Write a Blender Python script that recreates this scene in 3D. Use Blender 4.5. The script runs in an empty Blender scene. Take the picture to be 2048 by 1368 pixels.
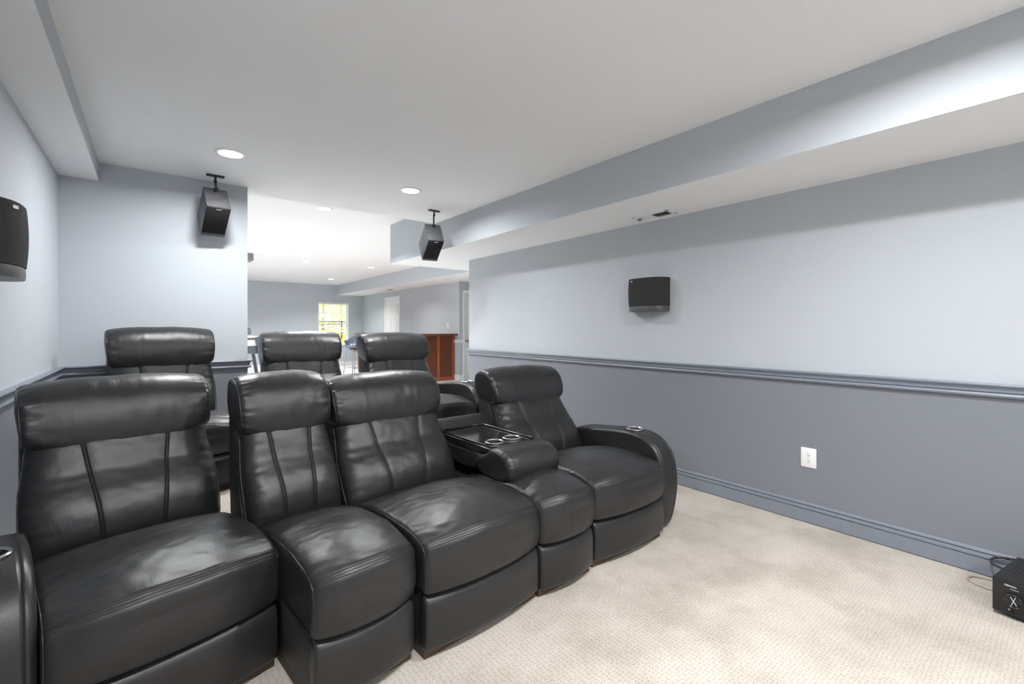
import bpy, bmesh, math, random
from mathutils import Vector, Matrix, noise
random.seed(7)
S = bpy.context.scene
COL = S.collection
PI = math.pi
# ---------------------------------------------------------------- camera, world, sun, exposure
YAW = 0.6709                                   # looking to the right of +Y
cam_d = bpy.data.cameras.new('camera'); cam = bpy.data.objects.new('camera', cam_d); COL.objects.link(cam)
cam.location = (0, 0, 1.2295); cam.rotation_euler = (PI/2, 0, -YAW)
cam_d.sensor_width = 36; cam_d.lens = 906.94/2048*36; cam_d.shift_y = -27.8/2048
cam_d.clip_start = 0.02; cam_d.clip_end = 200
S.camera = cam
S.view_settings.view_transform = 'Standard'; S.view_settings.look = 'None'
S.view_settings.exposure = 0.0; S.view_settings.gamma = 1.0
S.cycles.use_denoising = True
S.cycles.max_bounces = 10; S.cycles.diffuse_bounces = 7; S.cycles.sample_clamp_indirect = 6
W = bpy.data.worlds.new('world'); S.world = W; W.use_nodes = True
bg = W.node_tree.nodes['Background']; bg.inputs[0].default_value = (.85, .93, 1, 1); bg.inputs[1].default_value = 2.2
sun_d = bpy.data.lights.new('sun', 'SUN'); sun_d.energy = 7.0; sun_d.angle = .01; sun_d.color = (1, .95, .82)
sun = bpy.data.objects.new('sun', sun_d); COL.objects.link(sun); sun.rotation_euler = (math.radians(38), 0, math.radians(20))
LAMP_NEAR, LAMP_BACK, LAMP_FAR = 28.0, 41.0, 46.0               # watts of each ceiling can

# ---------------------------------------------------------------- helpers
def srgb(r, g, b):
    return tuple(((c/255)/12.92 if c/255 <= .04045 else (((c/255)+.055)/1.055)**2.4) for c in (r, g, b)) + (1,)

class MB:
    def __init__(s): s.v = []; s.f = []; s.m = []
    def add(s, vs, fs, mi=0):
        o = len(s.v); s.v += [tuple(p) for p in vs]; s.f += [tuple(i+o for i in f) for f in fs]; s.m += [mi]*len(fs); return s
    def box(s, x0, x1, y0, y1, z0, z1, mi=0, bev=0, seg=2, mat=None):
        if bev:
            bm = bmesh.new(); bmesh.ops.create_cube(bm, size=1)
            for v in bm.verts: v.co = Vector(((x0+x1)/2+v.co.x*(x1-x0), (y0+y1)/2+v.co.y*(y1-y0), (z0+z1)/2+v.co.z*(z1-z0)))
            bmesh.ops.bevel(bm, geom=bm.edges[:], offset=bev, segments=seg, affect='EDGES', profile=.5)
            bm.verts.index_update(); vs = [v.co.copy() for v in bm.verts]; fs = [[v.index for v in f.verts] for f in bm.faces]; bm.free()
        else:
            vs = [Vector(p) for p in ((x0,y0,z0),(x1,y0,z0),(x1,y1,z0),(x0,y1,z0),(x0,y0,z1),(x1,y0,z1),(x1,y1,z1),(x0,y1,z1))]
            fs = [(0,3,2,1),(4,5,6,7),(0,1,5,4),(1,2,6,5),(2,3,7,6),(3,0,4,7)]
        if mat is not None: vs = [mat @ v for v in vs]
        return s.add(vs, fs, mi)
    def tube(s, pts, r, n=8, mi=0, closed=False):
        pts = [Vector(p) for p in pts]; N = len(pts); vs = []; fs = []; up = None
        for i, p in enumerate(pts):
            t = (pts[(i+1) % N]-pts[i-1]) if (closed or 0 < i < N-1) else (pts[1]-pts[0] if i == 0 else pts[-1]-pts[-2])
            t.normalize()
            if up is None: up = t.orthogonal().normalized()
            up = (up - t*up.dot(t)).normalized(); w = t.cross(up)
            vs += [p + (up*math.cos(2*PI*k/n)+w*math.sin(2*PI*k/n))*r for k in range(n)]
        for i in range(N if closed else N-1):
            j = (i+1) % N
            fs += [(i*n+k, i*n+(k+1) % n, j*n+(k+1) % n, j*n+k) for k in range(n)]
        if not closed: fs += [tuple(range(n-1, -1, -1)), tuple((N-1)*n+k for k in range(n))]
        return s.add(vs, fs, mi)
    def lathe(s, prof, n=32, mi=0, c=(0,0,0), mat=None):
        vs = []; fs = []
        for r, z in prof:
            for k in range(n):
                p = Vector((r*math.cos(2*PI*k/n), r*math.sin(2*PI*k/n), z))
                vs.append((mat @ p if mat is not None else p)+Vector(c))
        for i in range(len(prof)-1):
            fs += [(i*n+k, i*n+(k+1) % n, (i+1)*n+(k+1) % n, (i+1)*n+k) for k in range(n)]
        return s.add(vs, fs, mi)
    def prism(s, prof, a, b, mi=0):
        """extrude: prof = list of offset functions; a, b give 3-D points for each profile point"""
        n = len(prof); vs = [a(p) for p in prof]+[b(p) for p in prof]
        fs = [(k, (k+1) % n, n+(k+1) % n, n+k) for k in range(n)]+[tuple(range(n-1, -1, -1)), tuple(range(n, 2*n))]
        return s.add(vs, fs, mi)
    def loft(s, secs, mi=0, cap=True):
        n = len(secs[0]); vs = [p for sec in secs for p in sec]; fs = []
        for i in range(len(secs)-1):
            fs += [(i*n+k, i*n+(k+1) % n, (i+1)*n+(k+1) % n, (i+1)*n+k) for k in range(n)]
        if cap: fs += [tuple(range(n-1, -1, -1)), tuple((len(secs)-1)*n+k for k in range(n))]
        return s.add(vs, fs, mi)
    def cut(s, test):
        """drop the faces whose centre passes test"""
        kf, km = [], []
        for f, m in zip(s.f, s.m):
            c = [sum(s.v[i][a] for i in f)/len(f) for a in range(3)]
            if len(f) > 8 or not test(c): kf.append(f); km.append(m)
        s.f, s.m = kf, km; return s
    def build(s, name, mats, parent=None, smooth=40, loc=None):
        me = bpy.data.meshes.new(name); me.from_pydata(s.v, [], s.f)
        bm = bmesh.new(); bm.from_mesh(me); bmesh.ops.recalc_face_normals(bm, faces=bm.faces[:]); bm.to_mesh(me); bm.free()
        mats = mats if isinstance(mats, (list, tuple)) else [mats]
        for m in mats: me.materials.append(m)
        for p, mi in zip(me.polygons, s.m): p.material_index = mi; p.use_smooth = bool(smooth)
        if smooth: me.set_sharp_from_angle(angle=math.radians(smooth))
        o = bpy.data.objects.new(name, me); COL.objects.link(o)
        if parent is not None: o.parent = parent
        if loc: o.location = loc
        return o

def tag(o, label, cat, group=None, kind=None):
    o['label'] = label; o['category'] = cat
    if group: o['group'] = group
    if kind: o['kind'] = kind
    return o
def thing(name, label, cat, loc=(0,0,0), rz=0, group=None):
    o = bpy.data.objects.new(name, None); COL.objects.link(o); o.location = loc; o.rotation_euler = (0,0,rz); o.empty_display_size = .1
    return tag(o, label, cat, group)
def struct(o): o['kind'] = 'structure'; return o
def dup(root, loc, rz, label, skip=()):
    r = root.copy(); COL.objects.link(r); r.location = loc; r.rotation_euler = (0,0,rz); r['label'] = label
    for ch in list(root.children):
        if ch.name.split('.')[0] in skip: continue
        c = ch.copy(); COL.objects.link(c); c.parent = r
        for g in ch.children:
            d = g.copy(); COL.objects.link(d); d.parent = c
    return r
def text_mesh(body, size, mat, name, parent, M, depth=.0006):
    cu = bpy.data.curves.new(name, 'FONT'); cu.body = body; cu.size = size; cu.extrude = depth; cu.align_x = 'CENTER'; cu.align_y = 'CENTER'
    t = bpy.data.objects.new(name+'_tmp', cu); COL.objects.link(t)
    dg = bpy.context.evaluated_depsgraph_get(); me = bpy.data.meshes.new_from_object(t.evaluated_get(dg))
    bpy.data.objects.remove(t); bpy.data.curves.remove(cu)
    me.transform(M); me.materials.clear(); me.materials.append(mat)
    o = bpy.data.objects.new(name, me); COL.objects.link(o); o.parent = parent; return o

# ---------------------------------------------------------------- materials
def mat(name, col, rough=.5, metal=0, spec=.5, bump=None, noise_col=None, emit=None, coat=0):
    m = bpy.data.materials.new(name); m.use_nodes = True; nt = m.node_tree; b = nt.nodes['Principled BSDF']
    b.inputs['Base Color'].default_value = col; b.inputs['Roughness'].default_value = rough; b.inputs['Metallic'].default_value = metal
    b.inputs['Specular IOR Level'].default_value = spec; b.inputs['Coat Weight'].default_value = coat
    tc = nt.nodes.new('ShaderNodeTexCoord')
    if noise_col:
        sc, c2, stretch = noise_col
        mp = nt.nodes.new('ShaderNodeMapping'); mp.inputs['Scale'].default_value = stretch; nt.links.new(tc.outputs['Object'], mp.inputs[0])
        n = nt.nodes.new('ShaderNodeTexNoise'); n.inputs['Scale'].default_value = sc; n.inputs['Detail'].default_value = 6; nt.links.new(mp.outputs[0], n.inputs['Vector'])
        r = nt.nodes.new('ShaderNodeValToRGB'); r.color_ramp.elements[0].position = .35; r.color_ramp.elements[1].position = .65
        r.color_ramp.elements[0].color = col; r.color_ramp.elements[1].color = c2
        nt.links.new(n.outputs[0], r.inputs[0]); nt.links.new(r.outputs[0], b.inputs['Base Color'])
    if bump:
        sc, st, di = bump
        n = nt.nodes.new('ShaderNodeTexNoise'); n.inputs['Scale'].default_value = sc; n.inputs['Detail'].default_value = 4; nt.links.new(tc.outputs['Object'], n.inputs['Vector'])
        bp = nt.nodes.new('ShaderNodeBump'); bp.inputs['Strength'].default_value = st; bp.inputs['Distance'].default_value = di
        nt.links.new(n.outputs[0], bp.inputs['Height']); nt.links.new(bp.outputs[0], b.inputs['Normal'])
    if emit: b.inputs['Emission Color'].default_value = col; b.inputs['Emission Strength'].default_value = emit
    return m

def leather(name, base, r0, r1):
    m = bpy.data.materials.new(name); m.use_nodes = True; nt = m.node_tree; L = nt.links; b = nt.nodes['Principled BSDF']
    N = nt.nodes.new
    tc = N('ShaderNodeTexCoord')
    big = N('ShaderNodeTexNoise'); big.inputs['Scale'].default_value = 9; big.inputs['Detail'].default_value = 5; L.new(tc.outputs['Object'], big.inputs['Vector'])
    rr = N('ShaderNodeMapRange'); rr.inputs['From Min'].default_value = .3; rr.inputs['From Max'].default_value = .7
    rr.inputs['To Min'].default_value = r0; rr.inputs['To Max'].default_value = r1; L.new(big.outputs[0], rr.inputs[0]); L.new(rr.outputs[0], b.inputs['Roughness'])
    cr = N('ShaderNodeValToRGB'); cr.color_ramp.elements[0].color = (base*.85, base*.85, base*.87, 1); cr.color_ramp.elements[1].color = (base*1.2, base*1.2, base*1.2, 1)
    L.new(big.outputs[0], cr.inputs[0]); L.new(cr.outputs[0], b.inputs['Base Color'])
    vo = N('ShaderNodeTexVoronoi'); vo.inputs['Scale'].default_value = 620; L.new(tc.outputs['Object'], vo.inputs['Vector'])
    mp = N('ShaderNodeMapping'); mp.inputs['Scale'].default_value = (1.3, 1, 1.1); mp.inputs['Rotation'].default_value = (.4, .3, .5); L.new(tc.outputs['Object'], mp.inputs[0])
    wr = N('ShaderNodeTexNoise'); wr.inputs['Scale'].default_value = 14; wr.inputs['Detail'].default_value = 6; wr.inputs['Distortion'].default_value = .6; L.new(mp.outputs[0], wr.inputs['Vector'])
    b1 = N('ShaderNodeBump'); b1.inputs['Strength'].default_value = .17; b1.inputs['Distance'].default_value = .0012; L.new(vo.outputs['Distance'], b1.inputs['Height'])
    b2 = N('ShaderNodeBump'); b2.inputs['Strength'].default_value = .16; b2.inputs['Distance'].default_value = .006; L.new(wr.outputs[0], b2.inputs['Height']); L.new(b1.outputs[0], b2.inputs['Normal'])
    mq = N('ShaderNodeMapping'); mq.inputs['Scale'].default_value = (1, .22, .3); mq.inputs['Rotation'].default_value = (.2, .1, .75); L.new(tc.outputs['Object'], mq.inputs[0])
    cz = N('ShaderNodeTexNoise'); cz.inputs['Scale'].default_value = 85; cz.inputs['Detail'].default_value = 3; cz.inputs['Distortion'].default_value = .8; L.new(mq.outputs[0], cz.inputs['Vector'])
    mk = N('ShaderNodeTexNoise'); mk.inputs['Scale'].default_value = 5; L.new(tc.outputs['Object'], mk.inputs['Vector'])
    mr = N('ShaderNodeMapRange'); mr.inputs['From Min'].default_value = .48; mr.inputs['From Max'].default_value = .66; mr.inputs['To Max'].default_value = .30; L.new(mk.outputs[0], mr.inputs[0])
    b3 = N('ShaderNodeBump'); b3.inputs['Distance'].default_value = .003; L.new(mr.outputs[0], b3.inputs['Strength']); L.new(cz.outputs[0], b3.inputs['Height']); L.new(b2.outputs[0], b3.inputs['Normal'])
    L.new(b3.outputs[0], b.inputs['Normal']); b.inputs['Specular IOR Level'].default_value = .5
    return m

def carpet_mat():
    m = bpy.data.materials.new('carpet'); m.use_nodes = True; nt = m.node_tree; L = nt.links; b = nt.nodes['Principled BSDF']; N = nt.nodes.new
    tc = N('ShaderNodeTexCoord')
    wob = N('ShaderNodeTexNoise'); wob.inputs['Scale'].default_value = 55; wob.inputs['Detail'].default_value = 2; L.new(tc.outputs['Object'], wob.inputs['Vector'])
    wsc = N('ShaderNodeVectorMath'); wsc.operation = 'SCALE'; wsc.inputs['Scale'].default_value = .012; L.new(wob.outputs['Color'], wsc.inputs[0])
    wad = N('ShaderNodeVectorMath'); wad.operation = 'ADD'; L.new(tc.outputs['Object'], wad.inputs[0]); L.new(wsc.outputs[0], wad.inputs[1])
    mp = N('ShaderNodeMapping'); mp.inputs['Scale'].default_value = (1/.020, 1/.0135, 1); L.new(wad.outputs[0], mp.inputs[0])
    vo = N('ShaderNodeTexVoronoi'); vo.voronoi_dimensions = '2D'; vo.inputs['Scale'].default_value = 1; vo.inputs['Randomness'].default_value = .30; L.new(mp.outputs[0], vo.inputs['Vector'])
    pit = N('ShaderNodeValToRGB'); pit.color_ramp.elements[0].position = .06; pit.color_ramp.elements[1].position = .42
    pit.color_ramp.elements[0].color = (.76, .745, .73, 1); pit.color_ramp.elements[1].color = (1, 1, 1, 1); L.new(vo.outputs['Distance'], pit.inputs[0])
    st = N('ShaderNodeTexNoise'); st.inputs['Scale'].default_value = 3.1; st.inputs['Detail'].default_value = 7; st.inputs['Roughness'].default_value = .62; L.new(tc.outputs['Object'], st.inputs['Vector'])
    sr = N('ShaderNodeValToRGB'); sr.color_ramp.elements[0].position = .36; sr.color_ramp.elements[1].position = .58
    sr.color_ramp.elements[0].color = srgb(191, 182, 171); sr.color_ramp.elements[1].color = srgb(211, 202, 192); L.new(st.outputs[0], sr.inputs[0])
    fb = N('ShaderNodeTexNoise'); fb.inputs['Scale'].default_value = 260; fb.inputs['Detail'].default_value = 4; fb.inputs['Roughness'].default_value = .7; L.new(tc.outputs['Object'], fb.inputs['Vector'])
    fr = N('ShaderNodeValToRGB'); fr.color_ramp.elements[0].position = .34; fr.color_ramp.elements[1].position = .6; fr.color_ramp.elements[0].color = (.70, .69, .68, 1); fr.color_ramp.elements[1].color = (1, 1, 1, 1); L.new(fb.outputs[0], fr.inputs[0])
    m1 = N('ShaderNodeMixRGB'); m1.blend_type = 'MULTIPLY'; m1.inputs[0].default_value = 1; L.new(sr.outputs[0], m1.inputs[1]); L.new(pit.outputs[0], m1.inputs[2])
    m2 = N('ShaderNodeMixRGB'); m2.blend_type = 'MULTIPLY'; m2.inputs[0].default_value = 1; L.new(m1.outputs[0], m2.inputs[1]); L.new(fr.outputs[0], m2.inputs[2])
    L.new(m2.outputs[0], b.inputs['Base Color']); b.inputs['Roughness'].default_value = .95; b.inputs['Specular IOR Level'].default_value = .1
    ad = N('ShaderNodeMath'); ad.operation = 'ADD'; L.new(vo.outputs['Distance'], ad.inputs[0]); L.new(fb.outputs[0], ad.inputs[1])
    bp = N('ShaderNodeBump'); bp.inputs['Strength'].default_value = .5; bp.inputs['Distance'].default_value = .005; L.new(ad.outputs[0], bp.inputs['Height']); L.new(bp.outputs[0], b.inputs['Normal'])
    return m

M_UP = mat('wall_paint_light', srgb(187, 192, 197), .75, spec=.25, bump=(300, .08, .001))
M_LOW = mat('wall_paint_blue_grey', srgb(126, 130, 137), .5, spec=.3, bump=(300, .08, .001))
M_TRIMB = mat('trim_paint_blue_grey', srgb(128, 134, 144), .40, spec=.4)
M_CEIL = mat('ceiling_paint', srgb(247, 247, 247), .9, spec=.15)
M_WHITE = mat('white_trim_paint', srgb(240, 240, 240), .4)
M_PLASTIC = mat('white_plastic', srgb(236, 236, 234), .35)
M_CARPET = carpet_mat()
M_LEATHER = leather('black_leather', .017, .30, .42)
M_VINYL = mat('black_vinyl', (.024, .024, .0245, 1), .5, bump=(260, .15, .001))
M_STITCH = mat('black_thread', (.012, .012, .012, 1), .6)
M_GLOSS = mat('gloss_black_plastic', (.012, .012, .012, 1), .16)
M_STEEL = mat('polished_steel', (.72, .72, .73, 1), .2, metal=1)
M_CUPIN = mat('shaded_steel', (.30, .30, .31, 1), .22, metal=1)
M_CHROME = mat('chrome', (.55, .56, .60, 1), .38, metal=1)
M_DARKWOOD = mat('dark_plinth_wood', srgb(78, 60, 46), .6)
M_ASH = mat('black_ash_veneer', srgb(52, 52, 53), .42, noise_col=(14, srgb(78, 78, 80), (1, 1, 14)))
M_GRILLE = mat('black_grille_cloth', srgb(38, 38, 39), .9, spec=.2, bump=(500, .4, .002))
M_GRILLE2 = mat('charcoal_grille_cloth', srgb(62, 62, 63), .9, spec=.2, noise_col=(260, srgb(48, 48, 49), (1, 1, 1)), bump=(500, .4, .002))
M_SPKGREY = mat('speaker_grey_band', srgb(76, 76, 77), .4)
M_BLACK = mat('black_plastic', srgb(32, 32, 33), .45)
M_SILVER = mat('silver_badge', srgb(190, 190, 190), .3, metal=.6)
M_SLOT = mat('dark_slot', (.01, .01, .01, 1), .8)
M_WOOD = mat('cherry_wood', srgb(86, 42, 22), .38, noise_col=(5, srgb(112, 58, 31), (12, 12, 1.2)), coat=.3)
M_WOOD2 = mat('cherry_wood_trim', srgb(134, 66, 33), .35, noise_col=(6, srgb(163, 88, 48), (14, 14, 1.5)), coat=.3)
M_TOP = mat('bar_top_wood', srgb(128, 66, 38), .25, noise_col=(5, srgb(96, 46, 30), (2, 14, 14)), coat=.4)
M_SHELL = mat('blue_grey_shell', srgb(60, 70, 84), .3, coat=.4)
M_BEIGE = mat('beige_cable', srgb(176, 166, 148), .6)
M_LED = mat('lamp_lens', (1, 1, 1, 1), .5, emit=14)
M_DKGREY = mat('dark_grey_panel', srgb(72, 78, 88), .5)
M_MIDGREY = mat('mid_grey_panel', srgb(128, 129, 130), .6)
M_BRASS = mat('brushed_nickel', srgb(170, 160, 140), .25, metal=1)

# ---------------------------------------------------------------- room shell
H_N, H_F = 2.44, 2.649                          # ceilings: viewing room, room beyond
XL, XR, YP, XP = -.515, 3.251, 4.474, .644      # left wall, right wall, partition plane, partition end
RAIL = .92
def box_struct(name, mats, *boxes):
    mb = MB()
    for b in boxes: mb.box(*b[:6], mi=b[6] if len(b) > 6 else 0)
    return struct(mb.build(name, mats, smooth=0))
box_struct('floor', M_CARPET, (-3.2, 8, -3.2, 4.6, -.2, 0))
box_struct('floor_far', mat('overexposed_carpet', srgb(222, 221, 219), .95, spec=.1, bump=(220, .4, .004)), (-3.2, 8, 4.6, 15.7, -.2, 0))  # same carpet whitened: overexposure in the colour, and more bounce onto the ceiling
box_struct('floor_riser', M_CARPET, (XL, XR, 2.85, YP, 0, .18))
box_struct('ceiling_near', M_CEIL, (XL-.12, XR+.15, -3.1, 4.674, H_N, 2.95))
box_struct('ceiling_far', M_CEIL, (-3.1, 8, 4.674, 15.7, H_F, 2.95))
box_struct('wall_left', [M_UP, M_LOW], (XL-.12, XL, -3.1, YP, RAIL, H_N+.1, 0), (XL-.12, XL, -3.1, YP, 0, RAIL, 1))
box_struct('wall_right', [M_UP, M_LOW], (XR, XR+.12, -3.1, 5.0, RAIL, H_N+.1, 0), (XR, XR+.12, -3.1, 5.0, 0, RAIL, 1))
box_struct('wall_front', [M_UP, M_LOW], (XL-.12, XR+.12, -3.2, -3.1, RAIL, H_N+.1, 0), (XL-.12, XR+.12, -3.2, -3.1, 0, RAIL, 1))
box_struct('wall_partition', [M_UP, M_LOW], (-3.1, XP, YP, YP+.12, RAIL, H_N+.05, 0), (-3.1, XP, YP, YP+.12, 0, RAIL, 1))
def soffit(name, x0, x1, y0, y1, z0, z1):
    mb = MB(); mb.box(x0, x1, y0, y1, z0, z1)
    o = mb.build(name, [M_UP, M_CEIL], smooth=0)
    for p in o.data.polygons: p.material_index = 1 if p.normal.z < -.5 else 0
    return struct(o)
soffit('soffit_right', 2.57, 4.6, -3.1, 5.934, 2.118, H_F+.1)
soffit('soffit_left', XL-.05, -.304, -3.1, YP+.05, 2.306, H_N+.1)
soffit('soffit_far', 4.81, 8, 5.934, 15.5, 2.326, H_F+.1)
XF, YF = 5.64, 15.385                           # room beyond: right wall, end wall
WX0, WX1, WZ0, WZ1 = 4.217, 5.18, .675, 2.066   # window opening in the end wall
box_struct('wall_far', [M_UP, M_LOW], (-3.2, WX0, YF, YF+.22, RAIL, 2.9), (WX1, 8, YF, YF+.22, RAIL, 2.9), (WX0, WX1, YF, YF+.22, WZ1, 2.9),
           (-3.2, WX0, YF, YF+.22, 0, RAIL), (WX1, 8, YF, YF+.22, 0, RAIL), (WX0, WX1, YF, YF+.22, 0, WZ0))
box_struct('wall_far_right', [M_UP, M_UP], (XF, XF+.11, 9.1, YF, 0, 2.9))
box_struct('wall_far_left', [M_UP], (-3.2, -3.1, YP, YF, 0, 2.9))
box_struct('wall_passage', [M_UP], (XF+.11, 5.80, 9.1, 9.2, 0, 2.9), (6.62, 8, 9.1, 9.2, 0, 2.9), (5.80, 6.62, 9.1, 9.2, 2.06, 2.9))
box_struct('wall_hall', [M_UP], (XR+.12, 8, 4.88, 5.0, 0, 2.9), (7.9, 8, 5.0, 9.1, 0, 2.9))

# chair rails and baseboards: a profile (out from wall, height) run along a path
RP = [(0,.957),(.030,.957),(.034,.950),(.030,.943),(.022,.940),(.016,.930),(.015,.915),(.009,.9135),(.009,.911),(.022,.909),(.026,.901),(.022,.892),(.016,.890),(.004,.889),(.004,.885),(0,.884)]
BP = [(0,.128),(.010,.128),(.014,.122),(.014,.113),(.006,.1115),(.006,.1085),(.018,.107),(.021,.099),(.019,.089),(.011,.0875),(.011,.085),(.016,.084),(.016,.006),(.010,.003),(.010,0),(0,0)]
def run(name, prof, path, m, z=0):
    """path: list of (x, y, nx, ny): wall points with the outward offset direction (mitred)"""
    mb = MB(); secs = [[(x+nx*d, y+ny*d, h+z) for d, h in prof] for x, y, nx, ny in path]
    mb.loft(secs); return struct(mb.build(name, m, smooth=35))
run('trim_right', RP, [(XR, -3.1, -1, 0), (XR, 5.0, -1, 1), (XR+.12, 5.0, 0, 1)], M_TRIMB)
run('trim_left', RP, [(XL, -3.1, 1, 0), (XL, YP, 1, -1), (XP, YP, 1, -1), (XP, YP+.12, 1, 1), (-3.1, YP+.12, 0, 1)], M_TRIMB)
run('trim_far', RP, [(XF, 9.42, -1, 0), (XF, 9.1, -1, -1), (5.745, 9.1, 0, -1)], M_WHITE)
run('baseboard_right', BP, [(XR, -3.1, -1, 0), (XR, 5.0, -1, 1), (XR+.12, 5.0, 0, 1)], M_TRIMB)
run('baseboard_left', BP, [(XL, -3.1, 1, 0), (XL, 2.85, 1, 0)], M_TRIMB)
run('baseboard_partition', BP, [(XL, YP, 0, -1), (XP, YP, 1, -1), (XP, YP+.12, 1, 1), (-3.1, YP+.12, 0, 1)], M_TRIMB, z=.18)
run('baseboard_far', BP, [(-3.1, YF, 0, -1), (XF, YF, -1, -1), (XF, 13.42, -1, 0)], M_WHITE)
run('baseboard_far_right', BP, [(XF, 9.42, -1, 0), (XF, 9.1, -1, -1), (5.745, 9.1, 0, -1)], M_WHITE)

# window: frame, sashes, glass, sill
wf = MB(); y = YF+.14
for a in ((WX0, WX0+.03, y, y+.06, WZ0, WZ1), (WX1-.03, WX1, y, y+.06, WZ0, WZ1), (WX0, WX1, y, y+.06, WZ1-.03, WZ1), (WX0, WX1, y, y+.06, WZ0, WZ0+.035), (WX0, WX1, y-.01, y+.06, 1.335, 1.39)): wf.box(*a)
win = struct(wf.build('window_1', M_WHITE, smooth=0))
mu = MB()
for k in (1, 2, 3): mu.box(WX0+(WX1-WX0)*k/4-.006, WX0+(WX1-WX0)*k/4+.006, y+.02, y+.04, WZ0, WZ1)
for z in (1.02, 1.72): mu.box(WX0, WX1, y+.02, y+.04, z-.009, z+.009)
mu.build('muntins', M_WHITE, win, smooth=0)
jb = MB()
jb.box(WX0-.001, WX0+.012, YF-.004, y, WZ0, WZ1); jb.box(WX1-.012, WX1+.001, YF-.004, y, WZ0, WZ1); jb.box(WX0, WX1, YF-.004, y, WZ1-.012, WZ1+.001); jb.box(WX0-.02, WX1+.02, YF-.03, y, WZ0-.02, WZ0+.012)
jb.build('jamb', M_WHITE, win, smooth=0)
gm = bpy.data.materials.new('window_glass'); gm.use_nodes = True; nt = gm.node_tree; nt.nodes.remove(nt.nodes['Principled BSDF'])
g1 = nt.nodes.new('ShaderNodeBsdfTransparent'); g2 = nt.nodes.new('ShaderNodeBsdfGlossy'); g2.inputs['Roughness'].default_value = .02; mx = nt.nodes.new('ShaderNodeMixShader'); mx.inputs[0].default_value = .06
nt.links.new(g1.outputs[0], mx.inputs[1]); nt.links.new(g2.outputs[0], mx.inputs[2]); nt.links.new(mx.outputs[0], nt.nodes['Material Output'].inputs[0])
MB().box(WX0+.02, WX1-.02, y+.027, y+.033, WZ0+.02, WZ1-.02).build('glass', gm, win, smooth=0)
bmn = bpy.data.materials.new('sheer_shade'); bmn.use_nodes = True; nt = bmn.node_tree; nt.nodes.remove(nt.nodes['Principled BSDF'])
g1 = nt.nodes.new('ShaderNodeBsdfTransparent'); g2 = nt.nodes.new('ShaderNodeBsdfTranslucent'); g2.inputs[0].default_value = (.93, .95, .95, 1); mx = nt.nodes.new('ShaderNodeMixShader'); mx.inputs[0].default_value = .62
nt.links.new(g1.outputs[0], mx.inputs[1]); nt.links.new(g2.outputs[0], mx.inputs[2]); nt.links.new(mx.outputs[0], nt.nodes['Material Output'].inputs[0])
sh = thing('window_shade', 'sheer pale shade drawn over the upper half of the far window', 'window shade', (WX0, y-.05, 1.43))
sm = MB(); n = 26
pts = [(0, (.008 if k % 2 else -.008), .02+(WZ1-.03-1.45)*k/n) for k in range(n+1)]
sm.add([(.015, p[1], p[2]) for p in pts]+[(WX1-WX0-.08, p[1], p[2]) for p in pts], [(k, k+1, n+2+k, n+1+k) for k in range(n)])
sm.build('pleated_fabric', bmn, sh, smooth=0)
MB().box(.01, WX1-WX0-.075, -.014, .014, 0, .024, bev=.004).build('bottom_rail', mat('olive_rail', srgb(96, 88, 58), .5), sh)
MB().box(.01, WX1-WX0-.075, -.02, .02, WZ1-.05-1.43, WZ1-.014-1.43, bev=.004).build('head_rail', M_WHITE, sh)

# doors of the room beyond
d = MB(); x = XF
d.box(x-.02, x+.01, 12.34, 12.42, 0, 2.165, bev=.004); d.box(x-.02, x+.01, 13.34, 13.42, 0, 2.165, bev=.004); d.box(x-.0195, x+.01, 12.421, 13.339, 2.08, 2.165, bev=.004)
door1 = struct(d.build('door_1', M_WHITE))
p = MB(); p.box(x-.008, x+.01, 12.42, 13.34, .01, 2.08)
for (a, b) in ((12.53, 12.82), (12.94, 13.23)):
    for (za, zb) in ((.15, .75), (.9, 1.5), (1.63, 1.95)):
        p.box(x-.013, x, a, b, za, zb, bev=.005)
p.build('door_panel', M_WHITE, door1)
h = MB()
for z in (.3, 1.1, 1.9): h.box(x-.018, x, 12.425, 12.45, z-.05, z+.05)
h.build('hinge', M_SILVER, door1, smooth=0)
d = MB()
d.box(5.745, 5.80, 9.075, 9.11, 0, 2.126, bev=.004); d.box(6.62, 6.68, 9.075, 9.11, 0, 2.126, bev=.004); d.box(5.801, 6.619, 9.0755, 9.11, 2.06, 2.126, bev=.004)
door2 = struct(d.build('door_2', M_WHITE))
p = MB(); p.box(5.803, 6.617, 9.10, 9.14, .01, 2.057)
for (a, b) in ((5.9, 6.16), (6.26, 6.52)):
    for (za, zb) in ((.15, .75), (.9, 1.5), (1.63, 1.95)): p.box(a, b, 9.092, 9.11, za, zb, bev=.005)
p.build('door_panel', M_WHITE, door2)
MB().lathe([(.0,.06),(.018,.058),(.027,.045),(.024,.03),(.011,.022),(.011,.008),(.028,.006),(.028,0)], 24, mat=Matrix.Rotation(PI/2, 4, 'X'), c=(5.85, 9.10, .93)).build('door_handle', M_BRASS, door2)

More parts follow.
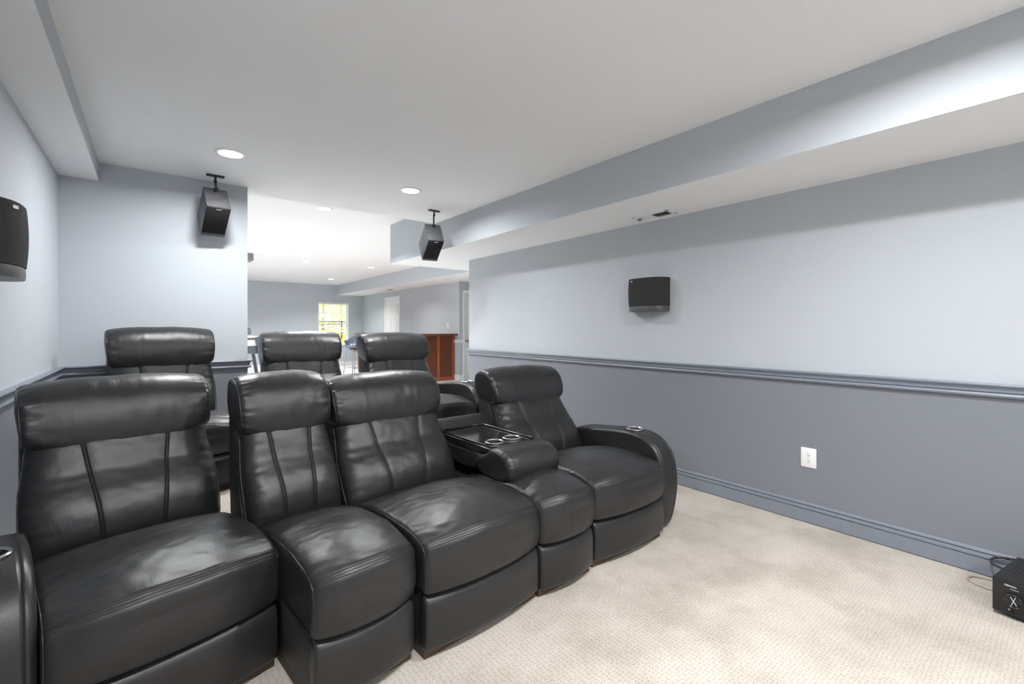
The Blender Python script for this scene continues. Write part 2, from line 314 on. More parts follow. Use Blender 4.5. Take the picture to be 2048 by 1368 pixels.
# ---------------------------------------------------------------- recessed ceiling lamps
def lamp(x, y, z, power, label, hero=None, spread=166):
    if hero is None:
        t = thing('recessed_light', label, 'ceiling light', (x, y, z), 0, 'recessed ceiling lights')
        MB().lathe([(.098,.0005),(.098,-.004),(.090,-.008),(.076,-.006),(.072,.0)], 40).build('trim_ring', M_WHITE, t)
        MB().lathe([(0,-.0035),(.04,-.0035),(.074,-.002)], 40).build('lens', M_LED, t)
    else: t = dup(hero, (x, y, z), 0, label, skip=('lamp_bulb',))
    ld = bpy.data.lights.new('lamp_bulb', 'AREA'); ld.shape = 'DISK'; ld.size = .13; ld.energy = power; ld.color = (.97, .985, 1); ld.spread = math.radians(spread)
    lo = bpy.data.objects.new('lamp_bulb', ld); COL.objects.link(lo); lo.parent = t; lo.location = (0, 0, -.012)
    return t
L0 = lamp(.426, 3.676, H_N, LAMP_NEAR, 'recessed ceiling light in front of the partition wall, beside the larger hung speaker')
lamp(1.781, 3.68, H_N, LAMP_NEAR, 'recessed ceiling light above and left of the smaller hung speaker', L0)
for i, (x, y) in enumerate(((.42, .25), (1.80, .25), (.42, -2.2), (1.80, -2.2))):  # the pair by the front wall is added out of view to light the room
    lamp(x, y, H_N, LAMP_BACK, ['recessed light over the open floor by the left wall', 'recessed light over the open carpet by the right soffit', 'added unseen recessed light nearest the front wall on its left half', 'added unseen recessed light nearest the front wall on its right half'][i], L0, 166)
for x, y, lb in ((1.60, 5.60, 'largest recessed light of the room beyond, right at the ceiling step'), (2.59, 7.39, 'recessed light in the room beyond, left of the soffit end'),
                 (1.62, 8.49, 'recessed light in the room beyond, second in from the partition edge'), (2.57, 10.31, 'recessed light in mid ceiling of the room beyond, in front of the window wall'),
                 (4.02, 10.38, 'recessed light in the room beyond, beside the far soffit'), (4.06, 13.53, 'recessed light in the room beyond closest to the window wall'),
                 (-.6, 8.45, 'added recessed light, unseen behind the partition'), (-.6, 11.5, 'added recessed light, unseen behind the partition, further in'), (1.2, 13.5, 'added recessed light, unseen behind the partition, by the end wall')):  # these three are added out of sight to brighten the room beyond
    lamp(x, y, H_F, LAMP_FAR, lb, L0, 132)

# ---------------------------------------------------------------- soft upholstery
def catmull(ctrl, n):
    P = [Vector((a, b)) for a, b in ctrl]; m = len(P); d = []
    for i in range(m):
        p0, p1, p2, p3 = P[i-1], P[i], P[(i+1) % m], P[(i+2) % m]
        for k in range(24):
            t = k/24
            d.append(.5*((2*p1)+(p2-p0)*t+(2*p0-5*p1+4*p2-p3)*t*t+(3*p1-p0-3*p2+p3)*t**3))
    L = [0]
    for i in range(len(d)): L.append(L[-1]+(d[(i+1) % len(d)]-d[i]).length)
    out = []; j = 0
    for k in range(n):
        s = L[-1]*k/n
        while L[j+1] < s: j += 1
        f = (s-L[j])/max(1e-9, L[j+1]-L[j]); out.append(d[j].lerp(d[(j+1) % len(d)], f))
    return out
def nz(x, y, z, s): return noise.noise(Vector((x*s, y*s, z*s)))
def soft_loft(ctrl, W, n=180, nu=44, r=.03, disp=None, warp=None, rails=(), piping=0):
    """closed side profile (y, z) run across x from -W to W with rounded, boxed ends"""
    pts = catmull(ctrl, n)
    area = sum(pts[i].x*pts[(i+1) % n].y-pts[(i+1) % n].x*pts[i].y for i in range(n)); sg = 1 if area > 0 else -1
    nr = []
    for i in range(n):
        t = (pts[(i+1) % n]-pts[i-1]).normalized(); nr.append(Vector((t.y, -t.x))*sg)
    xs = [(-(W-r)+2*(W-r)*k/nu, 0) for k in range(nu+1)]
    e = [(W-r+r*math.sin(a), r*(1-math.cos(a))) for a in [PI/2*k/7 for k in range(1, 8)]]
    xs = [(-x, d) for x, d in reversed(e)]+xs+e
    secs = []
    for x, d in xs:
        u = x/W; sec = []
        for i in range(n):
            q = pts[i]-nr[i]*d
            if disp: q = q+nr[i]*disp(u, x, pts[i].x, pts[i].y)
            y, z = q.x, q.y
            if warp: x2, y, z = warp(u, x, y, z)
            else: x2 = x
            sec.append((x2, y, z))
        secs.append(sec)
    mb = MB().loft(secs)
    for y, z, rr, mi, off in rails:                     # a welt along a seam
        i = (min(range(n), key=lambda k: (pts[k].x-y)**2+(pts[k].y-z)**2)+off) % n
        mb.tube([sec[i] for sec in secs[5:-5]], rr, 6, mi)
    if piping:
        for sec in (secs[3], secs[-4]): mb.tube(sec[::2], piping, 6, 0, closed=True)
    return mb
def gather(x, W, s, amp, L=.05, f=60):
    """puckered folds that die away from the ends"""
    e = W-abs(x)
    q = nz(x*.35+(3 if x > 0 else 0), s*1.0, .3, f*1.15)+.5*nz(x*.5+(7 if x > 0 else 0), s, .8, f*2.3)
    return amp*1.5*math.exp(-e/L)*q*min(1, e/.012)

def seat_cushion(W):
    C = [(.66,.26),(.66,.37),(.62,.415),(.52,.445),(.36,.470),(.21,.476),(.11,.466),(.042,.449),(.011,.430),(-.001,.385),(-.004,.32),(.003,.262),(.03,.243),(.2,.240),(.45,.240)]
    def disp(u, x, y, z):
        v = 0
        if z > .3 and y < .62: v += .018*(1-abs(u)**2.2)*max(0, min(1, (.62-y)/.2))*max(0, min(1, (z-.38)/.06))     # crown
        ds = math.hypot(y-.018, z-.437); v -= .0035*math.exp(-(ds/.006)**2)-.0012*math.exp(-((ds-.014)/.006)**2)
        if z > .30: v += gather(x, W, y, .0035, .06, 26)*(1 if y < .25 else .5)
        if y < .03 and .25 < z < .435: v += .0022*nz(x*9, z*1.5, 3, 6)*math.exp(-((z-.35)/.06)**2)+.007*(1-((z-.34)/.095)**2)*(1-u**4)
        if z > .43: v += .006*nz(x, y, 1, 6)+.0018*nz(x*1.5, y*3, 2, 14)
        return v
    def warp(u, x, y, z):
        k = max(0, min(1, (.45-y)/.45)); b = 1-abs(u)**2.4
        return x, y-.045*b*k, z-(.018*(1-b) if z > .3 else 0)
    return soft_loft(C, W, 240, max(24, int(W*170)), .022, disp, warp, rails=((.018, .437, .0026, 0, -1), (.018, .437, .0026, 0, 1), (.018, .437, .0016, 1, 0)), piping=.0018)
def footrest(W):
    C = [(.0,.05),(-.004,.12),(.0,.20),(.018,.230),(.05,.232),(.055,.12),(.05,.035),(.02,.034)]
    return soft_loft(C, W, 80, 30, .014, lambda u, x, y, z: .0015*nz(x, z, 5, 8), lambda u, x, y, z: (x, y-.03*(1-abs(u)**2.2), z))
def headrest(W):
    C = [(.825,.722),(.795,.742),(.787,.78),(.795,.845),(.828,.92),(.885,.970),(.960,.984),(1.015,.955),(1.03,.88),(1.015,.79),(.96,.745),(.88,.72)]
    def disp(u, x, y, z):
        v = .010*(1-abs(u)**3)
        v += gather(x, W, z+y*.8, .0060, .036, 30)
        v += .0035*nz(x, z, 4, 8)+.0016*nz(x*3, z, 8, 14)
        if z < .80 and y < .85: v += .002*math.exp(-((z-.75)/.025)**2)*math.sin(x*80+6*nz(x, 0, 1, 8))*max(0, nz(x, 2, 0, 7)+.3)
        return v
    def warp(u, x, y, z):
        k = max(0, min(1, (.86-z)/.12)); return x*(1-.03*k), y, z-.050*(1-u*u)*k+.018*k-.012*max(0, (z-.9)/.08)*abs(u)**3
    return soft_loft(C, W, 150, max(30, int(W*150)), .024, disp, warp, piping=.0022)
def back_cushion(W):
    """lower back: a padded panel with two stitched seams, leaning back"""
    nv = 64; vs = []; fs = []
    A, B = Vector((.672, .33)), Vector((.905, .775)); t = (B-A).normalized(); nrm = Vector((-t.y, t.x)); Ln = (B-A).length
    U0 = .44                                              # the seam runs along one mesh line
    half = sorted(set([U0*k/16 for k in range(17)]+[U0+(1-U0)*k/20 for k in range(21)]+[U0+(k-12)*.0028 for k in range(25)]+[1-.05*(1-k/6)**2 for k in range(7)]))
    us = [-k for k in reversed(half[1:])]+half; nu = len(us)-1
    for j in range(nv+1):
        v = j/nv; w = W*(.985+.03*math.sin(PI*min(1, v*1.35))-.05*max(0, v-.55)/.45)
        if v < .08: w -= .02*(1-math.sqrt(max(0, 1-((.08-v)/.08)**2)))
        xs = W*(.30+.17*min(1, v*1.05)**1.3)
        for u in us:
            au = min(1, abs(u)); x = au/U0*xs if au < U0 else xs+(au-U0)/(1-U0)*(w-xs); x = math.copysign(x, u); e = w-abs(x); ax = min(1, abs(x)/w)
            prof = (1-(2*abs(v-.5))**5)**.5 if v < .5 else (1-(2*abs(v-.5))**6*.75)**.5
            T = .082+.030*math.exp(-((v-.32)/.25)**2)+.024*max(0, min(1, (v-.6)/.3))
            h = T*prof*(1-ax**9)**.45*(1-.12*ax*ax)
            dx = abs(abs(x)-xs)
            h -= .0040*math.exp(-((dx-.0042)/.0020)**2)*prof+.0028*math.exp(-(dx/.018)**2)*prof
            h += .0050*nz(x, v, 2, 5)*prof+.0016*nz(x*1.6, v*1.2, 5, 13)*prof
            h += .0032*math.exp(-e/.035)*math.sin(v*60+5*nz(x, v, 1, 8))*prof*min(1, e/.012)
            h += .0022*math.exp(-(1-v)/.10)*math.sin(x*60+6*nz(x, v, 7, 5))*prof*max(0, .3+nz(x, 3, 1, 6))
            q = A+t*(v*Ln)+nrm*h
            vs.append((x, q.x, q.y))
    n = nu+1
    for j in range(nv): fs += [(j*n+i, j*n+i+1, (j+1)*n+i+1, (j+1)*n+i) for i in range(nu)]
    mb = MB().add(vs, fs)
    for iu in (2, nu-2): mb.tube([vs[j*n+iu] for j in range(1, nv)], .0022, 6)
    o = len(mb.v); back = []                                      # flat back closes the panel
    rim = [i for i in range(n)]+[j*n+nu for j in range(1, nv+1)]+[nv*n+i for i in range(nu-1, -1, -1)]+[j*n for j in range(nv-1, 0, -1)]
    for i in rim: p = vs[i]; back.append((p[0]*.985, p[1]+.05, p[2]))
    mb.v += back; m = len(rim)
    mb.f += [(rim[k], rim[(k+1) % m], o+(k+1) % m, o+k) for k in range(m)]+[tuple(o+k for k in range(m))]; mb.m += [0]*(m+1)
    return mb
def back_shell(W):
    C = [(.72,.16),(.78,.5),(.90,.78),(.95,.90),(1.0,.92),(1.02,.86),(1.0,.5),(.93,.16)]
    return soft_loft(C, W, 90, 10, .02)
def base_body(W):
    mb = MB().box(-W, W, .055, .92, .035, .25, bev=.012); mb.box(-W, W, .62, .93, .12, .39, bev=.012); return mb
def plinth(W): return MB().box(-W+.012, W-.012, .022, .90, 0, .042)
ARM_W = .084
def arm(sgn, x_in, AW=ARM_W, yb=.80, shift=0):
    C = [(yb,.03),(yb,.30),(yb-.01,.47),(yb-.06,.515),(min(.60,yb-.12),.535),(.42,.556),(.27,.566),(.16,.548),(.075,.49),(.035,.40),(.022,.28),(.03,.15),(.06,.035),(.10,.022),(.4,.022),(yb-.04,.022)]
    def disp(u, x, y, z):
        v = .004*(1-u*u)+.0012*nz(x, y+z, 3, 10)
        if z > .05: v -= .0032*math.exp(-((abs(x)-AW+.028)/.003)**2)-.0012*math.exp(-((abs(x)-AW+.021)/.003)**2)
        return v
    mb = soft_loft(C, AW, 190, 46, .020, disp, lambda u, x, y, z: (x+sgn*(x_in+AW)-sgn*.02*max(0, (.30-z)/.30)*(1 if sgn*x > 0 else .2), y, z))
    cx = sgn*(x_in+AW+shift)
    return mb.cut(lambda c: math.hypot(c[0]-cx, c[1]-.285) < .043 and c[2] > .5), cx
CUP = [(.055,.000),(.055,.005),(.051,.0085),(.046,.008),(.042,.003)]
CUPIN = [(.042,.003),(.041,-.004),(.0405,-.055),(.036,-.062),(0,-.063)]
def add_arm(t, sgn, x_in, AW=ARM_W, yb=.80, shift=0):
    mb, cx = arm(sgn, x_in, AW, yb, shift)
    a = mb.build('armrest', M_LEATHER, t, smooth=55)
    MB().lathe(CUP, 40, c=(cx, .285, .571)).lathe(CUPIN, 40, 1, c=(cx, .285, .571)).build('cup_holder', [M_STEEL, M_CUPIN], a)['label'] = 'polished steel cup holder'
    return a
SEAT_G = 'black leather theatre seats'
def recliner(label, loc, rz, W=.302, cat='recliner', name='recliner'):
    t = thing(name, label, cat, loc, rz, SEAT_G)
    seat_cushion(W).build('seat_cushion', [M_LEATHER, M_STITCH], t, smooth=60)
    footrest(W-.006).build('footrest', M_LEATHER, t, smooth=60)
    headrest(W*1.05).build('headrest', M_LEATHER, t, smooth=60)
    back_cushion(W*1.045).build('back_cushion', M_LEATHER, t, smooth=60)
    back_shell(W*1.015).build('back_shell', M_VINYL, t, smooth=50)
    base_body(W-.01).build('base', M_VINYL, t)
    plinth(W).build('plinth', M_DARKWOOD, t, smooth=0)
    return t
R3 = recliner('armless black leather recliner between the upright console seat and the tray console', (1.081, 1.515, 0), math.radians(4))
def set_back(root, deg, dz=0, sx=1):
    """tilt a seat's back about its hinge"""
    a = math.radians(deg); py, pz = .62, .36
    for c in root.children:
        if c.name.split('.')[0] in ('headrest', 'back_cushion', 'back_shell'):
            c.rotation_euler = (a, 0, 0); c.scale = (sx, 1, 1)
            c.location = (0, py-(py*math.cos(a)-pz*math.sin(a)), pz-(py*math.sin(a)+pz*math.cos(a))+dz)
R1 = dup(R3, (.068, 1.752, 0), math.radians(11), 'large black leather recliner nearest the camera, with a left armrest by the left wall')
set_back(R1, 0, .025, 1.0)
add_arm(R1, -1, .304, .078, .68, .012)
R5 = dup(R3, (2.06, 1.54, 0), math.radians(-1), 'black leather recliner with right armrest, last of the front row beside the tray console')
set_back(R5, -8.5, .018); set_back(R3, -3.5, .01)
RA = add_arm(R5, 1, .318)
K2 = recliner('narrow black leather console seat with its back upright, next to the recliner nearest the camera', (.579, 1.515, 0), math.radians(6), .188, 'console seat', 'console_seat')
# the folded console: seat and base of the narrow seat, back laid flat as a tray
K4 = dup(K2, (1.560, 1.53, 0), math.radians(1.5), 'narrow black console seat with its back folded flat into a tray with two cup holders', skip=('headrest', 'back_cushion', 'back_shell'))
set_back(K2, 1.5, .018, 1.02)
tw = .155; ty0, ty1, tz = .405, .92, .602
tr = MB().box(-tw-.012, tw+.012, ty0, ty1, tz-.055, tz-.004, bev=.01, seg=3)
cups = ((-.068, ty0+.085), (.068, ty0+.10))
tr.cut(lambda c: c[2] > tz-.006 and abs(c[0]) < tw)
N = 64; M_ = 116
gv = [(-tw+2*tw*i/N, ty0+.012+(ty1-ty0-.024)*j/M_, tz-.004) for j in range(M_+1) for i in range(N+1)]
gf = [(j*(N+1)+i, j*(N+1)+i+1, (j+1)*(N+1)+i+1, (j+1)*(N+1)+i) for j in range(M_) for i in range(N)]
g = MB().add(gv, gf).cut(lambda c: any(math.hypot(c[0]-a, c[1]-b) < .043 for a, b in cups)); tr.add(g.v, g.f)
rim = [(-tw, ty0+.02, tz), (-tw, ty1-.03, tz), (-tw+.03, ty1, tz), (tw-.03, ty1, tz), (tw, ty1-.03, tz), (tw, ty0+.02, tz)]
tr.tube(rim, .0065, 8)
tray = tr.build('tray', M_GLOSS, K4, smooth=50)
for a, b in cups: MB().lathe(CUP, 40, c=(a, b, tz-.002)).lathe(CUPIN, 40, 1, c=(a, b, tz-.002)).build('cup_holder', [M_STEEL, M_CUPIN], tray)['label'] = 'polished steel cup holder'
BW = .183
CB = [(.40,.592),(.34,.602),(.27,.588),(.228,.535),(.236,.475),(.29,.440),(.38,.438),(.47,.455),(.53,.50),(.49,.55),(.43,.572)]
def bdisp(u, x, y, z): return .012*(1-abs(u)**3)+gather(x, BW, z+y, .0060, .030, 34)+.0015*nz(x, y+z, 3, 10)
soft_loft(CB, BW, 130, 60, .030, bdisp).build('folded_headrest', M_LEATHER, K4, smooth=60)
CU = [(.44,.47),(.60,.445),(.78,.46),(.86,.51),(.85,.54),(.60,.545),(.46,.545)]
soft_loft([(a+.03, b+.01) for a, b in CU], BW-.012, 80, 30, .02, lambda u, x, y, z: .003*nz(x, y, 3, 9)).build('folded_back', M_LEATHER, K4, smooth=60)
sp = MB().box(-.172, .172, .93, .965, .22, .668, bev=.014, seg=3); sp.build('rear_panel', M_VINYL, K4)
# back row, on the riser
RZ = .18
for root, loc, rz, lb, deg in ((R3, (.145, 3.43), 6, 'black leather recliner of the back row standing against the partition wall', 10),
                               (R3, (.978, 3.37), -3, 'middle black leather recliner of the back row, in front of the far window', 3),
                               (R5, (1.815, 3.12), 2, 'right hand black leather recliner of the back row, its armrest before the wooden bar', 0)):
    set_back(dup(root, (loc[0], loc[1], RZ), math.radians(rz), lb), deg, .015, 1.0)

# ---------------------------------------------------------------- hung speakers
def hung_speaker(loc, pitch, yaw, mount, label):
    t = thing('hanging_speaker', label, 'speaker', mount, 0, 'speakers hung from the ceiling')
    Mx = Matrix.Translation(Vector(loc)-Vector(mount)) @ Matrix.Rotation(yaw, 4, 'Z') @ Matrix.Rotation(pitch, 4, 'X')
    w, d, h = .161, .23, .292
    MB().box(-w/2, w/2, -d/2+.008, d/2, -h/2, h/2, mat=Mx, bev=.002).build('cabinet', M_ASH, t)
    gr = MB().box(-w/2+.002, w/2-.002, -d/2-.004, -d/2+.012, -h/2+.032, h/2-.001, mat=Mx, bev=.004).build('grille', M_GRILLE, t)
    MB().box(-.018, .018, -d/2-.0055, -d/2-.003, h/2-.022, h/2-.012, mat=Mx).build('badge', M_SILVER, gr, smooth=0)
    MB().box(-w/2, w/2, -d/2-.003, -d/2+.012, -h/2, -h/2+.030, mat=Mx, bev=.003).build('lower_band', M_SPKGREY, t)
    a = Mx @ Vector((0, d/2-.03, h/2)); b = Mx @ Vector((0, d/2-.03, h/2+.02))
    br = MB(); br.box(-.06, .06, -.018, .018, -.012, 0, bev=.002)
    br.tube([(0, 0, -.01), (0, 0, -.045), (a.x*.4, a.y*.4, -.06), tuple(b), tuple(a)], .008, 10)
    for q, rr in ((Vector((0, 0, -.05)), .014), (b, .018)):
        br.lathe([(0, rr), (rr*.7, rr*.7), (rr, 0), (rr*.7, -rr*.7), (0, -rr)], 14, c=q)
    br.build('ceiling_bracket', M_BLACK, t)
    return t
hung_speaker((.3867, 4.3129, 2.1513), .8917, .10, (.393, 4.275, H_N), 'black box speaker hung from the ceiling in front of the partition wall')
hung_speaker((2.2577, 4.1884, 2.1108), .9694, -.20, (2.272, 4.15, H_N), 'black box speaker hung from the ceiling beside the right soffit')

def wall_speaker(loc, rz, label):
    """half-round surround speaker; local back on y = 0, front towards -y"""
    t = thing('wall_speaker', label, 'speaker', loc, rz, 'wall mounted surround speakers')
    def dshape(a, d, n=40): return [(-a*math.copysign(abs(math.cos(PI*k/n))**.8, math.cos(PI*k/n)), -.012-d*math.sin(PI*k/n)**.75) for k in range(n+1)]
    def body(z0, z1, a, d, nz_=12, bulge=.006):
        secs = []
        for k in range(nz_+1):
            v = k/nz_; z = z0+(z1-z0)*v; q = bulge*(1-(2*v-1)**2)
            secs.append([(x*(1+q/a*.5), y-(q if y < -.03 else 0), z) for x, y in dshape(a, d)]+[(a, 0, z), (-a, 0, z)])
        return MB().loft(secs)
    gr = body(.045, .272, .176, .128).build('grille', M_GRILLE2, t, smooth=50)
    MB().box(-.011, .011, -.003, .004, -.006, .006, mat=Matrix.Translation((-.098, -.1315, .250)) @ Matrix.Rotation(math.radians(-27), 4, 'Z')).build('badge', M_SILVER, gr, smooth=0)
    body(0, .043, .173, .125, 4, .002).build('lower_band', M_SPKGREY, t, smooth=50)
    return t
wall_speaker((XR, 2.235, 1.365), -PI/2, 'charcoal half-round speaker mounted on the right wall above the rail')
wall_speaker((XL, 2.47, 1.412), PI/2, 'charcoal half-round speaker mounted on the left wall, cut by the picture edge')

# ---------------------------------------------------------------- small fixtures
def outlet(loc, rz, label):
    t = thing('power_outlet', label, 'power outlet', loc, rz)
    pl = MB().box(-.043, .043, -.006, 0, -.062, .062, bev=.004).build('cover_plate', M_PLASTIC, t)
    for z in (-.020, .020):
        rc = MB()
        n = 28; o = [(.0165*math.cos(2*PI*k/n), max(-.0125, min(.0125, .0165*math.sin(2*PI*k/n)))) for k in range(n)]
        rc.loft([[(a, -.0055, z+b) for a, b in o], [(a, -.0075, z+b) for a, b in o]])
        r_ = rc.build('receptacle', M_PLASTIC, t)
        sl = MB(); sl.box(-.0070, -.0050, -.0082, -.007, z+.001, z+.009); sl.box(.005, .0068, -.0082, -.007, z+.002, z+.008)
        sl.lathe([(0, .0009), (.0028, .0009), (.0028, 0)], 12, mat=Matrix.Rotation(PI/2, 4, 'X'), c=(0, -.0074, z-.0065)); sl.build('slots', M_SLOT, r_, smooth=0)
    MB().lathe([(0,.0016),(.002,.0014),(.003,0)], 12, mat=Matrix.Rotation(PI/2, 4, 'X'), c=(0, -.006, 0)).build('screw', M_SILVER, t)
outlet((XR, 1.079, .411), -PI/2, 'white power outlet on the blue grey right wall')
t = thing('light_switch', 'white light switch on the far wall above the wooden bar', 'light switch', (XF, 9.61, 1.28), -PI/2)
MB().box(-.058, .058, -.006, 0, -.062, .062, bev=.004).build('cover_plate', M_PLASTIC, t)
for x in (-.025, .025): MB().box(x-.016, x+.016, -.011, -.004, -.033, .033, bev=.003).build('rocker', M_PLASTIC, t)
def vent(loc, rz, L, wd, label):
    t = thing('air_vent', label, 'air vent', loc, rz, 'soffit air vents')
    f = MB()
    for a in ((-L/2, L/2, -wd/2, -wd/2+.022), (-L/2, L/2, wd/2-.022, wd/2), (-L/2, -L/2+.022, -wd/2, wd/2), (L/2-.022, L/2, -wd/2, wd/2)): f.box(*a, -.008, 0, bev=.002)
    f.build('frame', M_WHITE, t)
    MB().box(-L/2+.01, L/2-.01, -wd/2+.01, wd/2-.01, -.004, -.0005).build('damper_plate', M_WHITE, t, smooth=0)
    MB().box(-L/2+.03, -.01, -wd/2+.03, wd/2-.03, -.005, -.0035).build('duct_opening', M_SLOT, t, smooth=0)
    lv = MB(); n = 8
    for k in range(n):
        q = -L/2+.038+(L/2-.055)*k/(n-1)
        lv.box(-.009, .009, -wd/2+.028, wd/2-.028, -.0008, .0008, mat=Matrix.Translation((q, 0, -.010)) @ Matrix.Rotation(math.radians(-30), 4, 'Y'))
    lv.build('louvers', M_MIDGREY, t, smooth=0)
    MB().box(L/2-.045, L/2-.012, -.008, .008, -.020, -.004, bev=.002).build('damper_lever', M_MIDGREY, t)
vent((3.09, 2.10, 2.118), PI/2, .32, .14, 'white air vent with grey louvers under the right soffit')
vent((5.30, 12.3, 2.326), PI/2, .32, .14, 'small air vent under the far soffit near the white door')

# receiver on the floor
rc = thing('receiver', 'black stereo receiver on the carpet against the right wall', 'receiver', (2.819, .03, 0), math.radians(-99.3))
w, d, z0, z1 = .217, .325, .016, .158
MB().box(-w, w, .006, d, z0, z1, bev=.003).build('case', M_BLACK, rc)
fp = MB().box(-w, w, -.006, .006, z0, z1-.002, bev=.003).build('front_panel', M_BLACK, rc)
vs = MB()
for i in range(30):
    for j in range(16):
        a, b = -w+.022+i*.0132, .022+j*.0180
        vs.box(a, a+.0072, b, b+.011, z1-.0002, z1+.0005)
vs.build('vent_slots', M_SLOT, rc, smooth=0)
fc = lambda x, z: Matrix.Translation((x, -.0068, z)) @ Matrix.Rotation(PI/2, 4, 'X')
M_INK = mat('white_print', srgb(225, 225, 225), .5)
text_mesh('DENON', .0098, M_INK, 'lettering', fp, fc(-.163, .139))
MB().box(-.164, -.138, -.0072, -.0062, .1265, .1275).build('print_line', M_INK, fp, smooth=0)
kx, kz = -.150, .086; RX = Matrix.Rotation(PI/2, 4, 'X')
kb = MB().lathe([(0, .014), (.020, .0155), (.0265, .021), (.029, .019), (.030, 0)], 40, mat=RX, c=(kx, -.006, kz)).build('volume_knob', M_GLOSS, rc)
mk = MB()
for ang, ln in ((-18, .020), (32, .017)):
    mk.box(-.0007, .0007, -.0245, -.0215, -ln, ln, mat=Matrix.Translation((kx, 0, kz)) @ Matrix.Rotation(math.radians(-ang), 4, 'Y'))
mk.build('pointer_glint_marks', M_INK, kb, smooth=0)  # white lines stand for the pointer and for glints of light on the knob
bt = MB(); bt.lathe([(0, .004), (.0025, .0035), (.003, 0)], 12, mat=RX, c=(-.166, -.006, .040)); bt.build('standby_light', M_INK, rc)
MB().lathe([(0, .005), (.008, .005), (.009, .003), (.009, 0)], 20, mat=RX, c=(-.162, -.006, .028)).build('power_button', M_GLOSS, rc)
for k in range(4):
    MB().lathe([(.0, 0), (.019, 0), (.022, .016), (0, .016)], 18, c=((-1 if k % 2 else 1)*.17, .05+.22*(k//2), 0)).build('foot', M_BLACK, rc)
MB().box(.0, .16, -.0072, -.005, .08, .135, bev=.001).build('display', M_GLOSS, rc)
def smooth_path(P, n=10):
    P = [Vector(p) for p in P]; out = []
    for i in range(len(P)-1):
        p0, p1, p2, p3 = P[max(0, i-1)], P[i], P[i+1], P[min(len(P)-1, i+2)]
        for k in range(n):
            t = k/n; out.append(.5*((2*p1)+(p2-p0)*t+(2*p0-5*p1+4*p2-p3)*t*t+(3*p1-p0-3*p2+p3)*t**3))
    return out+[P[-1]]
tag(MB().tube(smooth_path([(3.20,-.30,.006),(3.205,-.22,.10),(3.21,-.05,.150),(3.214,.10,.142),(3.216,.225,.125),(3.212,.278,.103),(3.197,.268,.082),(3.165,.20,.085),(3.12,.11,.125),(3.07,.03,.155),(3.03,-.05,.168),(2.98,-.14,.165)]), .0048, 10).build('looped_cable', M_BLACK),
    'black power cord looped against the baseboard behind the receiver', 'cord')
tag(MB().tube(smooth_path([(3.20,.22,.005),(3.195,.30,.005),(3.165,.345,.006),(3.115,.350,.006),(3.085,.31,.005),(3.08,.25,.005),(3.10,.215,.005)]), .0045, 8).build('cable', M_BEIGE),
    'short beige cable loop on the carpet beside the receiver', 'cord')

# ---------------------------------------------------------------- the room beyond
bar = thing('bar_counter', 'dark cherry wood bar counter in the room beyond, ending at the door', 'bar', (5.0, 9.3, 0))
b = MB(); b.box(-.42, .62, 0, .06, .02, 1.05); b.box(-.42, -.36, 0, 3.5, .02, 1.05); b.build('body', M_WOOD, bar, smooth=0)
for x in (-.42, .17, .565): MB().box(x, x+.065, -.014, .004, .02, 1.05, bev=.003).build('stile', M_WOOD2, bar)
for y_ in (.0, 1.1, 2.3, 3.43): MB().box(-.434, -.416, y_, y_+.07, .02, 1.05, bev=.003).build('stile', M_WOOD2, bar)
b = MB(); b.box(-.42, .63, -.010, .002, .0, .09); b.box(-.432, -.418, 0, 3.5, 0, .09); b.build('kick_rail', M_WOOD2, bar, smooth=0)
b = MB(); b.box(-.62, .638, -.17, .40, 1.055, 1.10, bev=.008); b.box(-.62, .05, .39, 3.6, 1.055, 1.10, bev=.008); b.build('countertop', M_TOP, bar)
st = thing('bar_stool', 'blue grey bucket bar stool on chrome legs beside the bar', 'bar stool', (3.93, 11.3, 0), math.radians(-70))
sv = MB(); nA, nB = 36, 10; vv = []
for j in range(nB+1):
    q = j/nB
    for i in range(nA+1):
        a = PI*(-.15+1.3*i/nA); r_ = .13+.12*q**.6; top = .16+.17*math.sin(max(0, min(PI, a)))
        vv.append((r_*math.cos(a), r_*math.sin(a)*.95, .76+top*q**1.6))
sv.add(vv, [(j*(nA+1)+i, j*(nA+1)+i+1, (j+1)*(nA+1)+i+1, (j+1)*(nA+1)+i) for j in range(nB) for i in range(nA)])
sh_ = sv.build('shell', M_SHELL, st); sd = sh_.modifiers.new('thick', 'SOLIDIFY'); sd.thickness = .018
MB().lathe([(0,.80),(.15,.80),(.20,.785),(.205,.765),(.17,.745),(0,.74)], 32).build('seat', M_SHELL, st)
MB().lathe([(0,.74),(.10,.74),(.10,.715),(.05,.70),(.05,.66),(0,.66)], 28).build('swivel', mat('brown_swivel', srgb(92, 66, 58), .4), st)
MB().tube([(.05, 0, .69), (.17, -.05, .67), (.24, -.08, .62)], .006, 8).build('lever', M_BLACK, st)
for sx in (-1, 1):
    for sy in (-1, 1): MB().tube([(sx*.13, sy*.13, .70), (sx*.17, sy*.17, .0)], .014, 10).build('leg', M_CHROME, st)
MB().tube([(-.157,-.157,.24),(.157,-.157,.24),(.157,.157,.24),(-.157,.157,.24)], .010, 8, closed=True).build('foot_ring', M_CHROME, st)
MB().tube([(-.13,-.13,.69),(.13,-.13,.69),(.13,.13,.69),(-.13,.13,.69)], .012, 8, closed=True).build('seat_frame', M_CHROME, st)

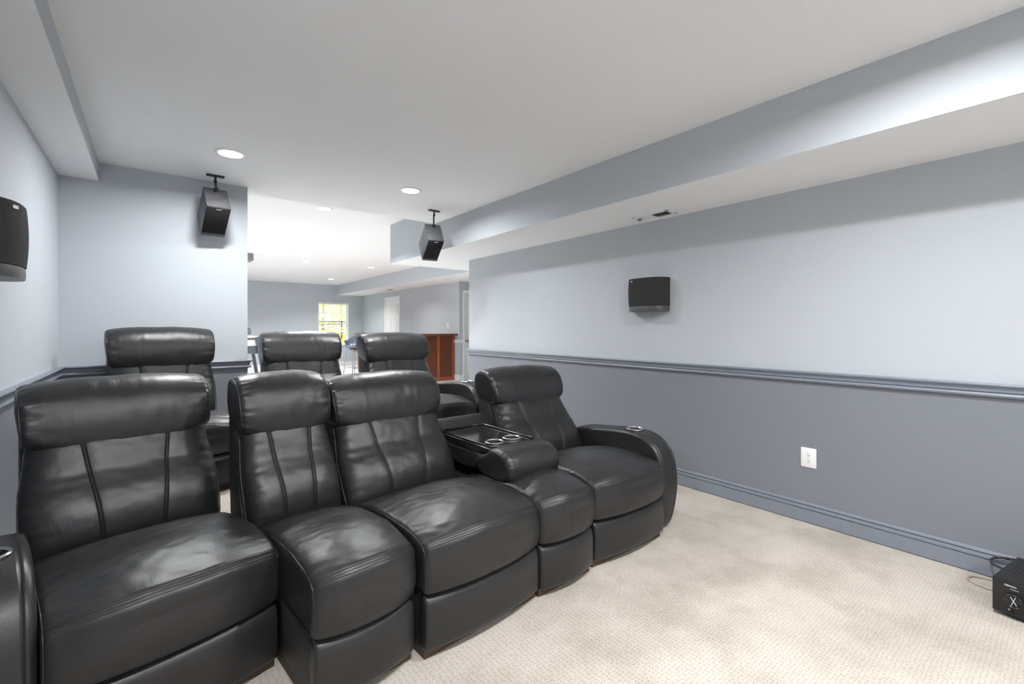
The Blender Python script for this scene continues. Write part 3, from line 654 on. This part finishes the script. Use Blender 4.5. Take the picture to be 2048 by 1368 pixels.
gt = thing('game_table', 'white table with a dark grey band and slanting dark legs, beyond the partition edge', 'table', (1.33, 12.6, 0))
MB().box(-1.1, .62, -.5, .5, .81, 1.04, bev=.01).build('table_body', M_WHITE, gt)
MB().box(-1.08, .66, -.506, .506, .63, .805, bev=.004).build('apron', M_DKGREY, gt)
MB().box(-1.0, .56, -.512, -.49, .955, 1.0).build('slot', M_DKGREY, gt, smooth=0)
for sy in (-.52, .44):
    for x0, k in ((.60, 1), (-1.06, -1)):
        MB().tube([(x0+.0*k, sy, 1.02), (x0+.16*k, sy, 0)], .05, 4).build('leg', M_DKGREY, gt, smooth=0)
bx = MB().box(-.34, .042, 0, .36, -.132, 0, bev=.006).build('ceiling_box', M_MIDGREY, loc=(1.47, 9.82, H_F)); tag(bx, 'grey box fixed under the far ceiling at the partition edge', 'ceiling box')
wd_ = MB().box(-.10, .075, -.05, 0, -.08, .085, bev=.02, seg=3).build('wall_device', M_MIDGREY, loc=(2.21, YF, 1.14)); tag(wd_, 'small grey rounded device on the far wall at the partition edge', 'wall device')

# outside the window: lawn and a sunlit hedge
lw = MB(); lw.add([(-20, 15.7, -.02), (30, 15.7, -.02), (30, 60, .6), (-20, 60, .6)], [(0, 1, 2, 3)])
struct(lw.build('ground_outside', mat('lawn', srgb(150, 165, 60), .9, noise_col=(3, srgb(190, 195, 90), (1, 1, 1))), smooth=0))
hedge = thing('hedge', 'sunlit yellow green hedge outside the far window', 'hedge', (6.2, 19.2, 0)); hedge['kind'] = 'stuff'
lf = MB(); rnd = random.Random(3)
for k in range(9000):
    p = Vector((rnd.uniform(-3.4, 3.4), rnd.uniform(-.5, .6), rnd.uniform(.25, 3.3)))
    a, b_ = rnd.uniform(0, 2*PI), rnd.uniform(-.7, .7); s_ = rnd.uniform(.03, .075)
    u = Vector((math.cos(a), math.sin(a)*.5, math.sin(b_))).normalized()*s_; v = u.cross(Vector((rnd.uniform(-.4, .4), -1, rnd.uniform(-.2, .8)))).normalized()*s_*.45
    lf.add([p-u, p+v, p+u, p-v], [(0, 1, 2, 3)])
lf.build('leaves', mat('hedge_leaf', srgb(196, 200, 92), .6, noise_col=(2.2, srgb(222, 220, 150), (1, 1, 1))), hedge, smooth=0)['kind'] = 'stuff'
for k in range(9): MB().tube([(-3.2+.8*k, .05, -.05), (-3.15+.8*k+.1*math.sin(k*3), .05, 2.9)], .035, 8).build('stem', M_DARKWOOD, hedge)
